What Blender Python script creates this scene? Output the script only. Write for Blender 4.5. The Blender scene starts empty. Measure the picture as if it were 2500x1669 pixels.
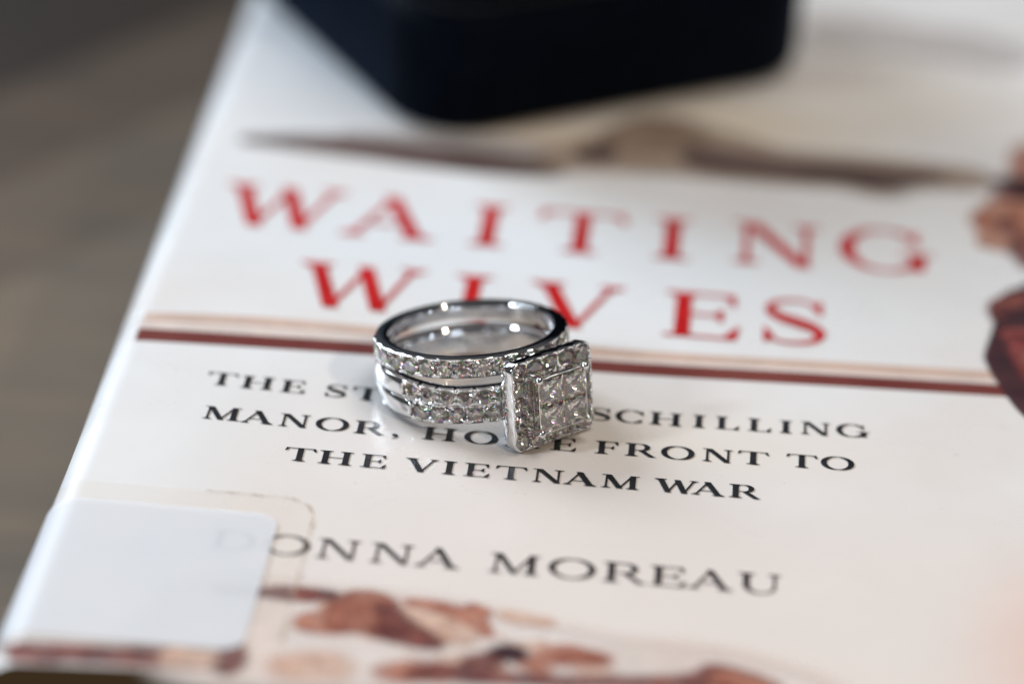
import bpy, bmesh, math, random
import numpy as np
from mathutils import Vector, Matrix, geometry

random.seed(7)
K = 0.001                      # everything below is written in millimetres
scene = bpy.context.scene
R = math.radians

# ------------------------------------------------------------------ camera
F_PX, ELEV, YAW, ROLL, DIST = 9420.0, R(25.5), R(-2.81), R(3.55), 410.0
ce, se, cp, sp = math.cos(ELEV), math.sin(ELEV), math.cos(YAW), math.sin(YAW)
back = Vector((-sp * ce, -cp * ce, se))
right0 = Vector((cp, -sp, 0))
up0 = back.cross(right0)
right = right0 * math.cos(ROLL) + up0 * math.sin(ROLL)
up = -right0 * math.sin(ROLL) + up0 * math.cos(ROLL)
cam_data = bpy.data.cameras.new("camera")
cam = bpy.data.objects.new("camera", cam_data)
scene.collection.objects.link(cam)
cam.matrix_world = Matrix(((right.x, up.x, back.x, back.x * DIST * K),
                           (right.y, up.y, back.y, back.y * DIST * K),
                           (right.z, up.z, back.z, back.z * DIST * K),
                           (0, 0, 0, 1)))
cam_data.sensor_width = 36
cam_data.lens = F_PX / 2500 * 36
cam_data.clip_start = 0.01
cam_data.clip_end = 50
cam_data.dof.use_dof = True
cam_data.dof.focus_distance = 0.3848
cam_data.dof.aperture_fstop = cam_data.lens / 15.5
cam_data.dof.aperture_blades = 0
scene.camera = cam

# ------------------------------------------------------------------ world, lamps, exposure
world = bpy.data.worlds.new("World")
scene.world = world
world.use_nodes = True
wb = world.node_tree.nodes["Background"]
wb.inputs["Color"].default_value = (0.92, 0.95, 1.0, 1)
wb.inputs["Strength"].default_value = 0.065


def area(name, loc, target, sx, sy, power, color):
    d = bpy.data.lights.new(name, 'AREA')
    d.shape = 'RECTANGLE'
    d.size, d.size_y = sx * K, sy * K
    d.energy = power
    d.color = color
    o = bpy.data.objects.new(name, d)
    scene.collection.objects.link(o)
    o.location = Vector(loc) * K
    o.rotation_euler = (Vector(target) - Vector(loc)).to_track_quat('-Z', 'Y').to_euler()
    return o


area("window_light", (-780, 760, 600), (0, 0, 0), 560, 640, 15.0, (0.79, 0.895, 1.0))
area("ceiling_light", (300, 200, 1150), (0, 20, 0), 700, 500, 5.6, (1.0, 0.955, 0.91))
area("warm_glint_fill", (620, -700, 800), (0, 0, 0), 60, 60, 4.0, (1.0, 0.84, 0.66))  # unseen warm lamp, added for glints in the stones and to lift shadows
area("cool_glint_fill", (-700, -330, 420), (0, 0, 0), 90, 130, 3.2, (0.78, 0.89, 1.0))  # unseen cool lamp, added to spark the beads and brighten the spine edge

scene.view_settings.view_transform = 'Standard'
scene.view_settings.look = 'None'
scene.view_settings.exposure = 0
scene.view_settings.gamma = 1
scene.render.engine = 'CYCLES'
cy = scene.cycles
cy.max_bounces = 24
cy.transmission_bounces = 20
cy.glossy_bounces = 12
cy.diffuse_bounces = 4
cy.transparent_max_bounces = 16
cy.caustics_reflective = False
cy.caustics_refractive = False
cy.sample_clamp_indirect = 40
cy.use_denoising = True


# ------------------------------------------------------------------ helpers
def principled(name, color, rough=0.5, metal=0.0, spec=0.5, **kw):
    m = bpy.data.materials.new(name)
    m.use_nodes = True
    b = m.node_tree.nodes["Principled BSDF"]
    b.inputs["Base Color"].default_value = (*color, 1)
    b.inputs["Roughness"].default_value = rough
    b.inputs["Metallic"].default_value = metal
    b.inputs["Specular IOR Level"].default_value = spec
    for k, v in kw.items():
        b.inputs[k].default_value = v
    return m


def nodes_of(m):
    nt = m.node_tree
    return nt.nodes, nt.links, nt.nodes["Principled BSDF"]


def noise(nt, scale, detail=3.0, rough=0.55, stretch=(1, 1, 1), rot=(0, 0, 0), dist=0.0):
    tc = nt.nodes.new("ShaderNodeTexCoord")
    mp = nt.nodes.new("ShaderNodeMapping")
    mp.inputs["Scale"].default_value = stretch
    mp.inputs["Rotation"].default_value = rot
    n = nt.nodes.new("ShaderNodeTexNoise")
    n.inputs["Scale"].default_value = scale
    n.inputs["Detail"].default_value = detail
    n.inputs["Roughness"].default_value = rough
    n.inputs["Distortion"].default_value = dist
    nt.links.new(tc.outputs["Object"], mp.inputs["Vector"])
    nt.links.new(mp.outputs["Vector"], n.inputs["Vector"])
    return n.outputs["Fac"]


def ramp(nt, fac, stops):
    r = nt.nodes.new("ShaderNodeValToRGB")
    els = r.color_ramp.elements
    while len(els) < len(stops):
        els.new(0.5)
    for e, (p, c) in zip(els, stops):
        e.position = p
        e.color = (*c, 1)
    nt.links.new(fac, r.inputs["Fac"])
    return r.outputs["Color"]


def mixc(nt, fac, a, b, mode='MIX'):
    m = nt.nodes.new("ShaderNodeMix")
    m.data_type = 'RGBA'
    m.blend_type = mode
    for s, v in ((m.inputs[0], fac), (m.inputs[6], a), (m.inputs[7], b)):
        if isinstance(v, (int, float)):
            s.default_value = v
        elif isinstance(v, tuple):
            s.default_value = (*v, 1)
        else:
            nt.links.new(v, s)
    return m.outputs[2]


def bump(nt, b, height, strength, distance):
    bn = nt.nodes.new("ShaderNodeBump")
    bn.inputs["Strength"].default_value = strength
    bn.inputs["Distance"].default_value = distance
    nt.links.new(height, bn.inputs["Height"])
    nt.links.new(bn.outputs["Normal"], b.inputs["Normal"])


def mesh_obj(name, verts, faces, mat, parent=None, smooth=None):
    me = bpy.data.meshes.new(name)
    me.from_pydata([tuple(c * K for c in v) for v in verts], [], faces)
    me.validate()
    if mat:
        me.materials.append(mat)
    if smooth is not None:
        me.polygons.foreach_set("use_smooth", [True] * len(me.polygons))
        if smooth < 180:
            me.set_sharp_from_angle(angle=R(smooth))
    me.update()
    o = bpy.data.objects.new(name, me)
    scene.collection.objects.link(o)
    if parent:
        o.parent = parent
    return o


def from_bm(name, bm, mat, parent=None, smooth=None):
    me = bpy.data.meshes.new(name)
    bm.normal_update()
    bm.to_mesh(me)
    bm.free()
    me.materials.append(mat)
    if smooth is not None:
        me.polygons.foreach_set("use_smooth", [True] * len(me.polygons))
        if smooth < 180:
            me.set_sharp_from_angle(angle=R(smooth))
    o = bpy.data.objects.new(name, me)
    scene.collection.objects.link(o)
    if parent:
        o.parent = parent
    return o


def thing(name, label, cat, mw=None, group=None):
    o = bpy.data.objects.new(name, None)
    scene.collection.objects.link(o)
    o.empty_display_size = 0.005
    if mw is not None:
        o.matrix_world = mw
    o["label"] = label
    o["category"] = cat
    if group:
        o["group"] = group
    return o


def spline(pts, n=8, closed=True):
    p = np.array(pts, float)
    N = len(p)
    out = []
    for i in range(N if closed else N - 1):
        if closed:
            p0, p1, p2, p3 = p[i - 1], p[i], p[(i + 1) % N], p[(i + 2) % N]
        else:
            p0, p1, p2, p3 = p[max(i - 1, 0)], p[i], p[i + 1], p[min(i + 2, N - 1)]
        for k in range(n):
            t = k / n
            out.append(0.5 * ((2 * p1) + (-p0 + p2) * t + (2 * p0 - 5 * p1 + 4 * p2 - p3) * t * t
                              + (-p0 + 3 * p1 - 3 * p2 + p3) * t ** 3))
    if not closed:
        out.append(p[-1])
    return np.array(out)


# ------------------------------------------------------------------ materials
# -- white gold
gold = principled("white_gold", (0.86, 0.86, 0.87), 0.06, 1.0)
nt = gold.node_tree
_, lk, b = nodes_of(gold)
lk.new(ramp(nt, noise(nt, 900, 2), [(0.3, (0.03, 0.03, 0.03)), (0.75, (0.09, 0.09, 0.09))]), b.inputs["Roughness"])
bump(nt, b, noise(nt, 420, 2), 0.15, 0.00003)


# -- diamond with a little dispersion: three refractive indices for red, green and blue
def diamond_mat(name, tint, spread):
    m = bpy.data.materials.new(name)
    m.use_nodes = True
    nt = m.node_tree
    nt.nodes.clear()
    out = nt.nodes.new("ShaderNodeOutputMaterial")
    last = None
    for i, dn in enumerate((-spread, 0.0, spread)):
        g = nt.nodes.new("ShaderNodeBsdfGlass")
        g.distribution = 'GGX'
        c = [0, 0, 0]
        c[i] = tint[i]
        g.inputs["Color"].default_value = (*c, 1)
        g.inputs["Roughness"].default_value = 0.0
        g.inputs["IOR"].default_value = 2.417 + dn
        if last is None:
            last = g.outputs[0]
        else:
            a = nt.nodes.new("ShaderNodeAddShader")
            nt.links.new(last, a.inputs[0])
            nt.links.new(g.outputs[0], a.inputs[1])
            last = a.outputs[0]
    w = nt.nodes.new("ShaderNodeBsdfGlass")
    w.inputs["Color"].default_value = (*tint, 1)
    w.inputs["Roughness"].default_value = 0.0
    w.inputs["IOR"].default_value = 2.417
    mx = nt.nodes.new("ShaderNodeMixShader")
    mx.inputs[0].default_value = 0.08
    nt.links.new(w.outputs[0], mx.inputs[1])
    nt.links.new(last, mx.inputs[2])
    nt.links.new(mx.outputs[0], out.inputs["Surface"])
    return m


diamond_m = diamond_mat("diamond", (0.975, 0.962, 0.942), 0.045)

# -- book
cover_m = principled("printed_jacket", (0.8, 0.8, 0.8), 0.3, 0, 0.45)
nt = cover_m.node_tree
_, lk, b = nodes_of(cover_m)
n1 = ramp(nt, noise(nt, 28, 3, 0.5), [(0.40, (0.80, 0.80, 0.805)), (0.70, (0.79, 0.755, 0.73))])
n2 = ramp(nt, noise(nt, 55, 4, 0.6, rot=(0, 0, 1)), [(0.35, (1, 1, 1)), (0.75, (0.965, 0.935, 0.925))])
paper = mixc(nt, 1.0, n1, n2, 'MULTIPLY')
# soft tints on the cover, part print and part painted light: (x, y, rx, ry, colour, amount)
geo = nt.nodes.new("ShaderNodeTexCoord")
cur = paper
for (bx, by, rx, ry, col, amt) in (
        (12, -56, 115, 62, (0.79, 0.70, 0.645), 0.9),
        (4, 57, 28, 12, (0.64, 0.49, 0.32), 0.75),  # tan hill print that also carries the warm shade beside the box
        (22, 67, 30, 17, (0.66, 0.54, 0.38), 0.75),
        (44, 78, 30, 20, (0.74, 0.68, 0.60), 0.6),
        (52, 118, 40, 22, (0.80, 0.81, 0.83), 0.6),
        (20, -20, 34, 12, (0.78, 0.70, 0.60), 0.45),
        (-16, -72, 22, 9, (0.80, 0.60, 0.50), 0.35),
        (63, -60, 23, 34, (0.78, 0.47, 0.36), 0.9),
        (30, -66, 30, 10, (0.82, 0.70, 0.62), 0.35),
        (-2, 24, 78, 26, (0.77, 0.80, 0.83), 0.95),
        (-36, -34, 18, 44, (0.80, 0.80, 0.80), 0.75),
        (-34, 82, 26, 40, (0.74, 0.79, 0.85), 0.5)):  # bluish window reflection painted into the upper left of the cover
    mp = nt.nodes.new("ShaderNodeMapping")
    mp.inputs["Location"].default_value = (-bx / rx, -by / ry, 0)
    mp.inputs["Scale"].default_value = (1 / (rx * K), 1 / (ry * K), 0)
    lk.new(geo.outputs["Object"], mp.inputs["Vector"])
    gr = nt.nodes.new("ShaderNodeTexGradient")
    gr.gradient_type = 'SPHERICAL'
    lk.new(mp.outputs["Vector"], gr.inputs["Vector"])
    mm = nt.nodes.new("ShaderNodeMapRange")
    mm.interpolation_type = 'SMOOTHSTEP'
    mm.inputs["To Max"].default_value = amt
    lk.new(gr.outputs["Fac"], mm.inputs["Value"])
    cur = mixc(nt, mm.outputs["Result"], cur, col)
# specks of dirt
sp_ = ramp(nt, noise(nt, 420, 2, 0.5), [(0.74, (1, 1, 1)), (0.80, (0.80, 0.77, 0.74))])
cur = mixc(nt, 1.0, cur, sp_, 'MULTIPLY')
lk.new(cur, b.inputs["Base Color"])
bump(nt, b, noise(nt, 45, 4, 0.6), 0.18, 0.00035)
lk.new(ramp(nt, noise(nt, 80, 5, 0.65, dist=0.5), [(0.35, (0.24, 0.24, 0.24)), (0.7, (0.42, 0.42, 0.42))]), b.inputs["Roughness"])


def print_mat(name, c1, c2, scale=120, rough=0.32, lowest=0.74):
    m = principled(name, c1, rough, 0, 0.45)
    nt = m.node_tree
    nd, lk, b = nodes_of(m)
    lk.new(ramp(nt, noise(nt, scale, 4, 0.6), [(0.36, c1), (0.66, c2)]), b.inputs["Base Color"])
    at = nd.new("ShaderNodeAttribute")
    at.attribute_name = "fade"
    tr = nd.new("ShaderNodeBsdfTransparent")
    mx = nd.new("ShaderNodeMixShader")
    sm = nd.new("ShaderNodeMapRange")
    sm.interpolation_type = 'SMOOTHSTEP'
    lk.new(at.outputs["Fac"], sm.inputs["Value"])
    cov = nd.new("ShaderNodeMapRange")
    cov.inputs["From Min"].default_value = 0.32
    cov.inputs["From Max"].default_value = 0.60
    cov.inputs["To Min"].default_value = lowest
    lk.new(noise(nt, scale * 1.6, 5, 0.65, dist=0.4), cov.inputs["Value"])
    ml = nd.new("ShaderNodeMath")
    ml.operation = 'MULTIPLY'
    lk.new(sm.outputs["Result"], ml.inputs[0])
    lk.new(cov.outputs["Result"], ml.inputs[1])
    lk.new(ml.outputs[0], mx.inputs[0])
    lk.new(tr.outputs[0], mx.inputs[1])
    lk.new(b.outputs[0], mx.inputs[2])
    lk.new(mx.outputs[0], nd["Material Output"].inputs["Surface"])
    return m


red_ink = principled("red_ink", (0.56, 0.012, 0.018), 0.3, 0, 0.45)
black_ink = principled("black_ink", (0.016, 0.017, 0.020), 0.3, 0, 0.45)
grey_ink = principled("author_ink", (0.022, 0.018, 0.022), 0.3, 0, 0.45)
for m, a_, c_ in ((red_ink, (0.47, 0.009, 0.010), (0.58, 0.018, 0.020)),
                  (black_ink, (0.012, 0.013, 0.016), (0.028, 0.028, 0.032)),
                  (grey_ink, (0.020, 0.016, 0.020), (0.04, 0.03, 0.035))):
    lk = m.node_tree.links
    lk.new(ramp(m.node_tree, noise(m.node_tree, 260, 3), [(0.35, a_), (0.65, c_)]),
           m.node_tree.nodes["Principled BSDF"].inputs["Base Color"])
maroon_p = print_mat("maroon_print", (0.16, 0.035, 0.03), (0.21, 0.055, 0.045), 60, 0.32, 0.94)
peach_p = print_mat("peach_print", (0.66, 0.46, 0.37), (0.70, 0.52, 0.43), 60)
rosy_p = print_mat("rosy_print", (0.78, 0.66, 0.60), (0.80, 0.70, 0.65), 60)
brush_p = print_mat("taupe_print", (0.10, 0.066, 0.060), (0.19, 0.13, 0.115), 70, 0.32, 0.8)
tanp = print_mat("tan_print", (0.36, 0.27, 0.205), (0.44, 0.34, 0.27), 60)
skin_p = print_mat("skin_print", (0.42, 0.19, 0.13), (0.64, 0.36, 0.25), 450, 0.32, 0.5)
dark_p = print_mat("dark_plum_print", (0.035, 0.016, 0.022), (0.085, 0.032, 0.036), 110, 0.32, 0.88)
wine_p = print_mat("wine_print", (0.20, 0.045, 0.045), (0.34, 0.09, 0.08), 390, 0.32, 0.5)
terra_p = print_mat("terracotta_print", (0.34, 0.11, 0.075), (0.62, 0.29, 0.20), 360, 0.32, 0.5)
plum_p = print_mat("plum_print", (0.10, 0.03, 0.035), (0.33, 0.11, 0.085), 360, 0.32, 0.5)
haze2_p = print_mat("pale_taupe_print", (0.60, 0.57, 0.56), (0.66, 0.63, 0.62), 40)
haze_p = print_mat("grey_taupe_print", (0.46, 0.41, 0.39), (0.54, 0.49, 0.46), 40)
brush2_p = print_mat("umber_print", (0.26, 0.18, 0.13), (0.34, 0.25, 0.185), 60)
rust_p = print_mat("rust_print", (0.30, 0.10, 0.07), (0.46, 0.18, 0.12), 480, 0.32, 0.5)
apricot_p = print_mat("apricot_print", (0.70, 0.44, 0.33), (0.76, 0.56, 0.46), 360, 0.32, 0.5)
blush_p = print_mat("blush_print", (0.78, 0.66, 0.60), (0.80, 0.72, 0.68), 60)
brown_p = print_mat("brown_print", (0.10, 0.055, 0.025), (0.16, 0.095, 0.045), 90)

# ------------------------------------------------------------------ table
wood = principled("table_wood", (0.15, 0.12, 0.095), 0.55, 0, 0.2)
nt = wood.node_tree
_, lk, b = nodes_of(wood)
g1 = ramp(nt, noise(nt, 14, 6, 0.65, stretch=(1, 7, 1), rot=(0, 0, R(-25)), dist=0.6),
          [(0.28, (0.122, 0.100, 0.082)), (0.52, (0.160, 0.126, 0.096)), (0.78, (0.205, 0.150, 0.102))])
g2 = ramp(nt, noise(nt, 9, 3), [(0.35, (0.80, 0.83, 0.86)), (0.62, (1, 1, 1))])
oi = nt.nodes.new("ShaderNodeObjectInfo")
lk.new(mixc(nt, 1.0, mixc(nt, 1.0, g1, g2, 'MULTIPLY'), oi.outputs["Color"], 'MULTIPLY'), b.inputs["Base Color"])

BOOK_H = 26.0
table = thing("wooden_table", "grey brown wooden table top under the book", "table", Matrix.Translation((0, 0, -BOOK_H * K)))
ax = R(57)
pu, pv = Vector((math.cos(ax), math.sin(ax), 0)), Vector((-math.sin(ax), math.cos(ax), 0))
# plank edges measured across the grain; tones step down to dark behind the left edge of the book
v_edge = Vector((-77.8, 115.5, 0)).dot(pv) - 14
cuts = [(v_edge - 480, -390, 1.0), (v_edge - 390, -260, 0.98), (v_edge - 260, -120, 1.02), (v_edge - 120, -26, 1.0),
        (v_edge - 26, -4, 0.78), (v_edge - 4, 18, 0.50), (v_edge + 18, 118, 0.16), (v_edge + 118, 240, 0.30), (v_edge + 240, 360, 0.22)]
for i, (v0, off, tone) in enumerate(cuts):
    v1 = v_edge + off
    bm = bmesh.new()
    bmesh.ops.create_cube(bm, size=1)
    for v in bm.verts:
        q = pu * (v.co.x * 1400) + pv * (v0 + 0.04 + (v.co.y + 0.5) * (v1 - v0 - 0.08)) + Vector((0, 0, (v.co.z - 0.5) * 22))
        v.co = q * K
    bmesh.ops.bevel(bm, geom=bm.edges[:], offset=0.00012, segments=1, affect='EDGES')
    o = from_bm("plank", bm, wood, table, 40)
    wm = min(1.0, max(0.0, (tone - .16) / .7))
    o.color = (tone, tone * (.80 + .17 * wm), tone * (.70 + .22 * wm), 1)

# ------------------------------------------------------------------ book
book = thing("hardcover_book", "white jacketed hardcover book with red title, lying flat under the rings", "book")
X0, X1, Y1, RAD = -41.9, 112.0, 162.0, 3.4


def y_front(x):
    return -74.9 + 0.093 * (x + 39.5)


prof = [(X1, 0.0)]
xs = [60, 20, -10, -30]
prof += [(x, 0.0) for x in xs]
for k in range(0, 13):
    a_ = R(90 + k * 7.5)
    prof.append((X0 + RAD + RAD * math.cos(a_), -RAD + RAD * math.sin(a_)))
for z in (-8, -13, -18, -22.5):
    prof.append((X0 - 0.6 * math.sin((z + 3) / 19.5 * math.pi), z))
prof.append((X0 + 1.0, -BOOK_H + 0.6))
prof.append((X0 + 3.0, -BOOK_H + 0.05))
prof.append((X1, -BOOK_H + 0.05))
inner = [(X1, -2.8), (X0 + 6, -2.8), (X0 + 3.4, -5.0), (X0 + 3.4, -BOOK_H + 5), (X0 + 6, -BOOK_H + 2.8), (X1, -BOOK_H + 2.8)]
bm = bmesh.new()
# jacketed case: outer skin, inner skin and the thickness round the edges
ys = [None, -60, -40, -20, 0, 20, 40, 60, 90, 120, Y1]


def ring_at(pr_, j):
    out = []
    for (x, z) in pr_:
        y = y_front(x) if j == 0 else ys[j]
        out.append(bm.verts.new((x * K, y * K, z * K)))
    return out


outer = [ring_at(prof, j) for j in range(len(ys))]
innr = [ring_at(inner, j) for j in range(len(ys))]
for A in (outer, innr):
    for j in range(len(ys) - 1):
        for i in range(len(A[0]) - 1):
            f = (A[j][i], A[j + 1][i], A[j + 1][i + 1], A[j][i + 1])
            bm.faces.new(f if A is outer else f[::-1])
for j in (0, len(ys) - 1):
    loop = outer[j] + innr[j][::-1]
    tris = geometry.tessellate_polygon([[Vector((v.co.x, v.co.z, 0)) for v in loop]])
    for t in tris:
        try:
            bm.faces.new([loop[i] for i in t])
        except ValueError:
            pass
for j in range(len(ys) - 1):
    bm.faces.new((outer[j][0], innr[j][0], innr[j + 1][0], outer[j + 1][0]))
    bm.faces.new((outer[j][-1], outer[j + 1][-1], innr[j + 1][-1], innr[j][-1]))
bmesh.ops.recalc_face_normals(bm, faces=bm.faces[:])
cover = from_bm("cover", bm, cover_m, book, 40)
# brown printed foot of the jacket wraps over the front edge
cover.data.materials.append(principled("jacket_foot", (0.115, 0.072, 0.035), 0.4, 0, 0.4))
for p in cover.data.polygons:
    c = p.center
    if abs(p.normal.y) > 0.8 and c.y < 0:
        p.material_index = 1

pages_m = principled("page_edges", (0.68, 0.62, 0.52), 0.85)
nt = pages_m.node_tree
_, lk, b = nodes_of(pages_m)
lk.new(ramp(nt, noise(nt, 60, 3, 0.6, stretch=(1, 1, 90)), [(0.35, (0.45, 0.39, 0.31)), (0.65, (0.72, 0.66, 0.56))]), b.inputs["Base Color"])
bm = bmesh.new()
bmesh.ops.create_cube(bm, size=1)
for v in bm.verts:
    x = X0 + 4.2 if v.co.x < 0 else X1 - 4
    y = y_front(x) + 4 if v.co.y < 0 else Y1 - 4
    v.co = Vector((x, y, -3.0 if v.co.z > 0 else -BOOK_H + 3.0)) * K
from_bm("page_block", bm, pages_m, book)

Z_PRINT = [0.010]


def next_z():
    Z_PRINT[0] += 0.0012
    return Z_PRINT[0]


def patch_data(pts, feather=0.8, smooth=True, z=None):
    """soft-edged flat print: filled outline plus a ring that fades out"""
    z = next_z() if z is None else z
    p = spline(pts, 6) if smooth else np.array(pts, float)
    area_ = 0.5 * np.sum(p[:, 0] * np.roll(p[:, 1], -1) - np.roll(p[:, 0], -1) * p[:, 1])
    if area_ < 0:
        p = p[::-1]
    t = np.roll(p, -1, 0) - np.roll(p, 1, 0)
    nrm = np.stack([t[:, 1], -t[:, 0]], 1)
    nrm /= np.maximum(np.linalg.norm(nrm, axis=1), 1e-6)[:, None]
    ring = p + nrm * feather
    N = len(p)
    verts = [(x, y, z) for x, y in p] + [(x, y, z) for x, y in ring]
    faces = [tuple(t_) for t_ in geometry.tessellate_polygon([[Vector((x, y, 0)) for x, y in p]])]
    faces += [(i, N + i, N + (i + 1) % N, (i + 1) % N) for i in range(N)]
    return verts, faces, [1.0] * N + [0.0] * N


def print_part(name, items, label=None):
    """items: (points, material, feather, smooth) all on one printed part"""
    V, Fc, fade, mi, mats = [], [], [], [], []
    for pts, mat, fe, sm in items:
        v, f, a_ = patch_data(pts, fe, sm)
        if mat not in mats:
            mats.append(mat)
        o = len(V)
        V += v
        Fc += [tuple(i + o for i in q) for q in f]
        fade += a_
        mi += [mats.index(mat)] * len(f)
    me = bpy.data.meshes.new(name)
    me.from_pydata([tuple(c * K for c in v) for v in V], [], Fc)
    for m in mats:
        me.materials.append(m)
    me.polygons.foreach_set("material_index", mi)
    at = me.attributes.new("fade", 'FLOAT', 'POINT')
    at.data.foreach_set("value", fade)
    bm = bmesh.new()
    bm.from_mesh(me)
    for f in bm.faces:
        f.normal_update()
        if f.normal.z < 0:
            f.normal_flip()
    bm.to_mesh(me)
    bm.free()
    o = bpy.data.objects.new(name, me)
    scene.collection.objects.link(o)
    o.parent = cover
    if label:
        o["label"] = label
    return o


def strip(line, half0, half1=None):
    p = spline(line, 6, closed=False)
    h = np.linspace(half0, half0 if half1 is None else half1, len(p))
    up_ = p + np.stack([0 * h, h], 1)
    dn = p - np.stack([0 * h, h], 1)
    return [tuple(q) for q in np.concatenate([dn, up_[::-1]])]


bar_line = [(-39.2, -5.7), (-32.1, -5.3), (-14.8, -4.6), (11.2, -4.1), (32.7, -2.9), (56, -1.7)]
tan_line = [(-39.0, -1.2), (-28.5, -0.1), (-15.3, 0.0), (11.0, -0.5), (32.7, 0.6), (56, 1.9)]
print_part("printed_rule", [
    (strip([(x, y + 2.0) for x, y in bar_line], 2.0, 1.2), rosy_p, 0.4, False),
    (strip(tan_line, 0.85), peach_p, 0.25, False),
    (strip(bar_line, 1.45, 1.30), maroon_p, 0.12, False)], "maroon double rule across the cover")

print_part("printed_landscape", [
    ([(-24, 51.6), (-14, 53.6), (-4, 53.4), (2, 52), (2, 49.6), (-10, 50.0)], haze_p, 3.0, True),
    ([(-35.5, 49.2), (-28, 51.4), (-21, 52.0), (-11, 51.0), (-2, 49.8), (0.9, 49.4), (1.2, 46.5), (-5.9, 45.6), (-14, 46.0), (-20.5, 47.0), (-30, 48.2)], brush_p, 1.5, True),
    ([(1.0, 50.4), (7.0, 57.2), (12.5, 65.0), (17.6, 63.0), (22.6, 60.0), (27.6, 57.4), (37.3, 57.0), (49.5, 56.0),
      (49.5, 54.2), (42.5, 52.6), (40.0, 50.0), (35.0, 51.4), (27.6, 51.0), (18, 51.2), (8.3, 51.0)], tanp, 4.2, True),
    ([(8, 58.5), (12.5, 64.2), (17, 62.0), (16, 58), (11, 57)], brush2_p, 3.0, True),
    ([(17, 56.4), (22.6, 57.2), (27.6, 55.6), (37.3, 55.2), (47, 54.9), (42.5, 52.8), (40.0, 50.4), (35.0, 51.6), (27.6, 51.2), (19, 51.6)], brush_p, 1.8, True),
    ([(4.6, 54.6), (7.0, 55.6), (7.4, 53.2), (6.4, 51.8), (4.6, 52.4)], brush_p, 1.6, True),
    ([(34.0, 99.8), (37.9, 103.5), (41.1, 102.0), (46, 101), (50.0, 101.4), (53.4, 100.3), (56.4, 98.3), (54.5, 95.2), (50, 97.4), (40.5, 98.6), (36.5, 97.7)], haze2_p, 6.0, True)],
    "brown brushed landscape print above the title")

print_part("printed_portrait", [
    ([(66, 69), (58.6, 67), (57.0, 64.7), (56.4, 61.2), (56.4, 58.0), (57.6, 56.9), (66, 56)], terra_p, 2.04, True),
    ([(66, 52), (56.4, 51.0), (54.0, 51.0), (53.4, 49.6), (54.4, 48.2), (56.6, 47.2), (66, 46)], wine_p, 1.70, True),
    ([(66, 49.6), (56.5, 48.9), (53.7, 48.7), (52.1, 46.7), (50.9, 43.2), (51.0, 41.3), (51.6, 39.7), (51.3, 36.4), (52.3, 35.6), (53.9, 35.3), (54.9, 36.9), (56.4, 38.2), (66, 39)], skin_p, 1.53, True),
    ([(51.0, 44.2), (52.0, 45.0), (52.0, 42.4), (51.1, 42.0)], terra_p, 1.36, True),
    ([(53.7, 41.9), (54.5, 43.0), (54.9, 41.6), (53.9, 40.5)], plum_p, 1.53, True),
    ([(55.6, 46.6), (58, 45.6), (58, 42), (56.2, 43.0)], terra_p, 2.04, True),
    ([(54.9, 35.9), (55.6, 38.4), (57.0, 40.1), (66, 41), (66, 30), (57.0, 30.6), (55.4, 33.0)], plum_p, 1.53, True),
    ([(66, 57.5), (57.0, 56.0), (54.6, 55.4), (53.6, 54.7), (54.1, 53.5), (55.4, 52.4), (57.0, 51.4), (66, 50.6)], dark_p, 1.70, True),
    ([(66, 28.5), (57, 26.6), (55.4, 25.1), (53.9, 23.7), (52.5, 21.4), (51.7, 19.7), (51.8, 16.8), (51.9, 14.7), (51.4, 11.4), (50.6, 6.5), (50.7, 4.7), (51.2, 2.0), (52.0, -0.9), (52.8, -3.8), (54.2, -7.5), (58, -14), (66, -17)], dark_p, 0.50, True),
    ([(51.7, 19.5), (53.2, 21.6), (55.3, 22.8), (60, 23.4), (60, 20.6), (55.2, 20.2), (53.2, 19.0), (52.3, 16.9), (51.8, 16.2)], plum_p, 1.02, True),
    ([(52.8, 12.7), (55.1, 13.5), (60, 13.8), (60, 11.2), (55.0, 11.2), (53.6, 10.6)], wine_p, 1.19, True),
    ([(53.7, 9.0), (55.2, 10.6), (60, 10.0), (60, -3), (56.6, -1.6), (55.0, 1.8), (54.3, 4.8)], wine_p, 1.36, True),
    ([(55.6, 7.2), (58, 8.5), (60, 4), (57.4, 1.6)], terra_p, 1.70, True)],
    "printed figure in a dark plum coat at the right of the cover")

DABS = []
rd = random.Random(21)
for (x0, y0, x1, y1, n_) in ((-14, -64, 2, -57.5, 13), (2, -67.5, 13, -63.5, 6), (-6, -69, 24, -66.8, 7), (-24, -72, 20, -69.8, 9), (0, -64, 22, -61, 2)):
    for _ in range(n_):
        cx_, cy2, a1_, a2_, th_ = rd.uniform(x0, x1), rd.uniform(y0, y1), rd.uniform(.8, 2.2), rd.uniform(.3, .8), rd.uniform(-.9, .5)
        mt = rd.choice((terra_p, rust_p, apricot_p, apricot_p, blush_p, blush_p))
        ring_ = [(cx_ + a1_ * math.cos(q_) * math.cos(th_) - a2_ * math.sin(q_) * math.sin(th_), cy2 + a1_ * math.cos(q_) * math.sin(th_) + a2_ * math.sin(q_) * math.cos(th_))
                 for q_ in [k_ * math.pi / 3 + rd.uniform(-.25, .25) for k_ in range(6)]]
        DABS.append((ring_, mt, 1.0, True))
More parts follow.
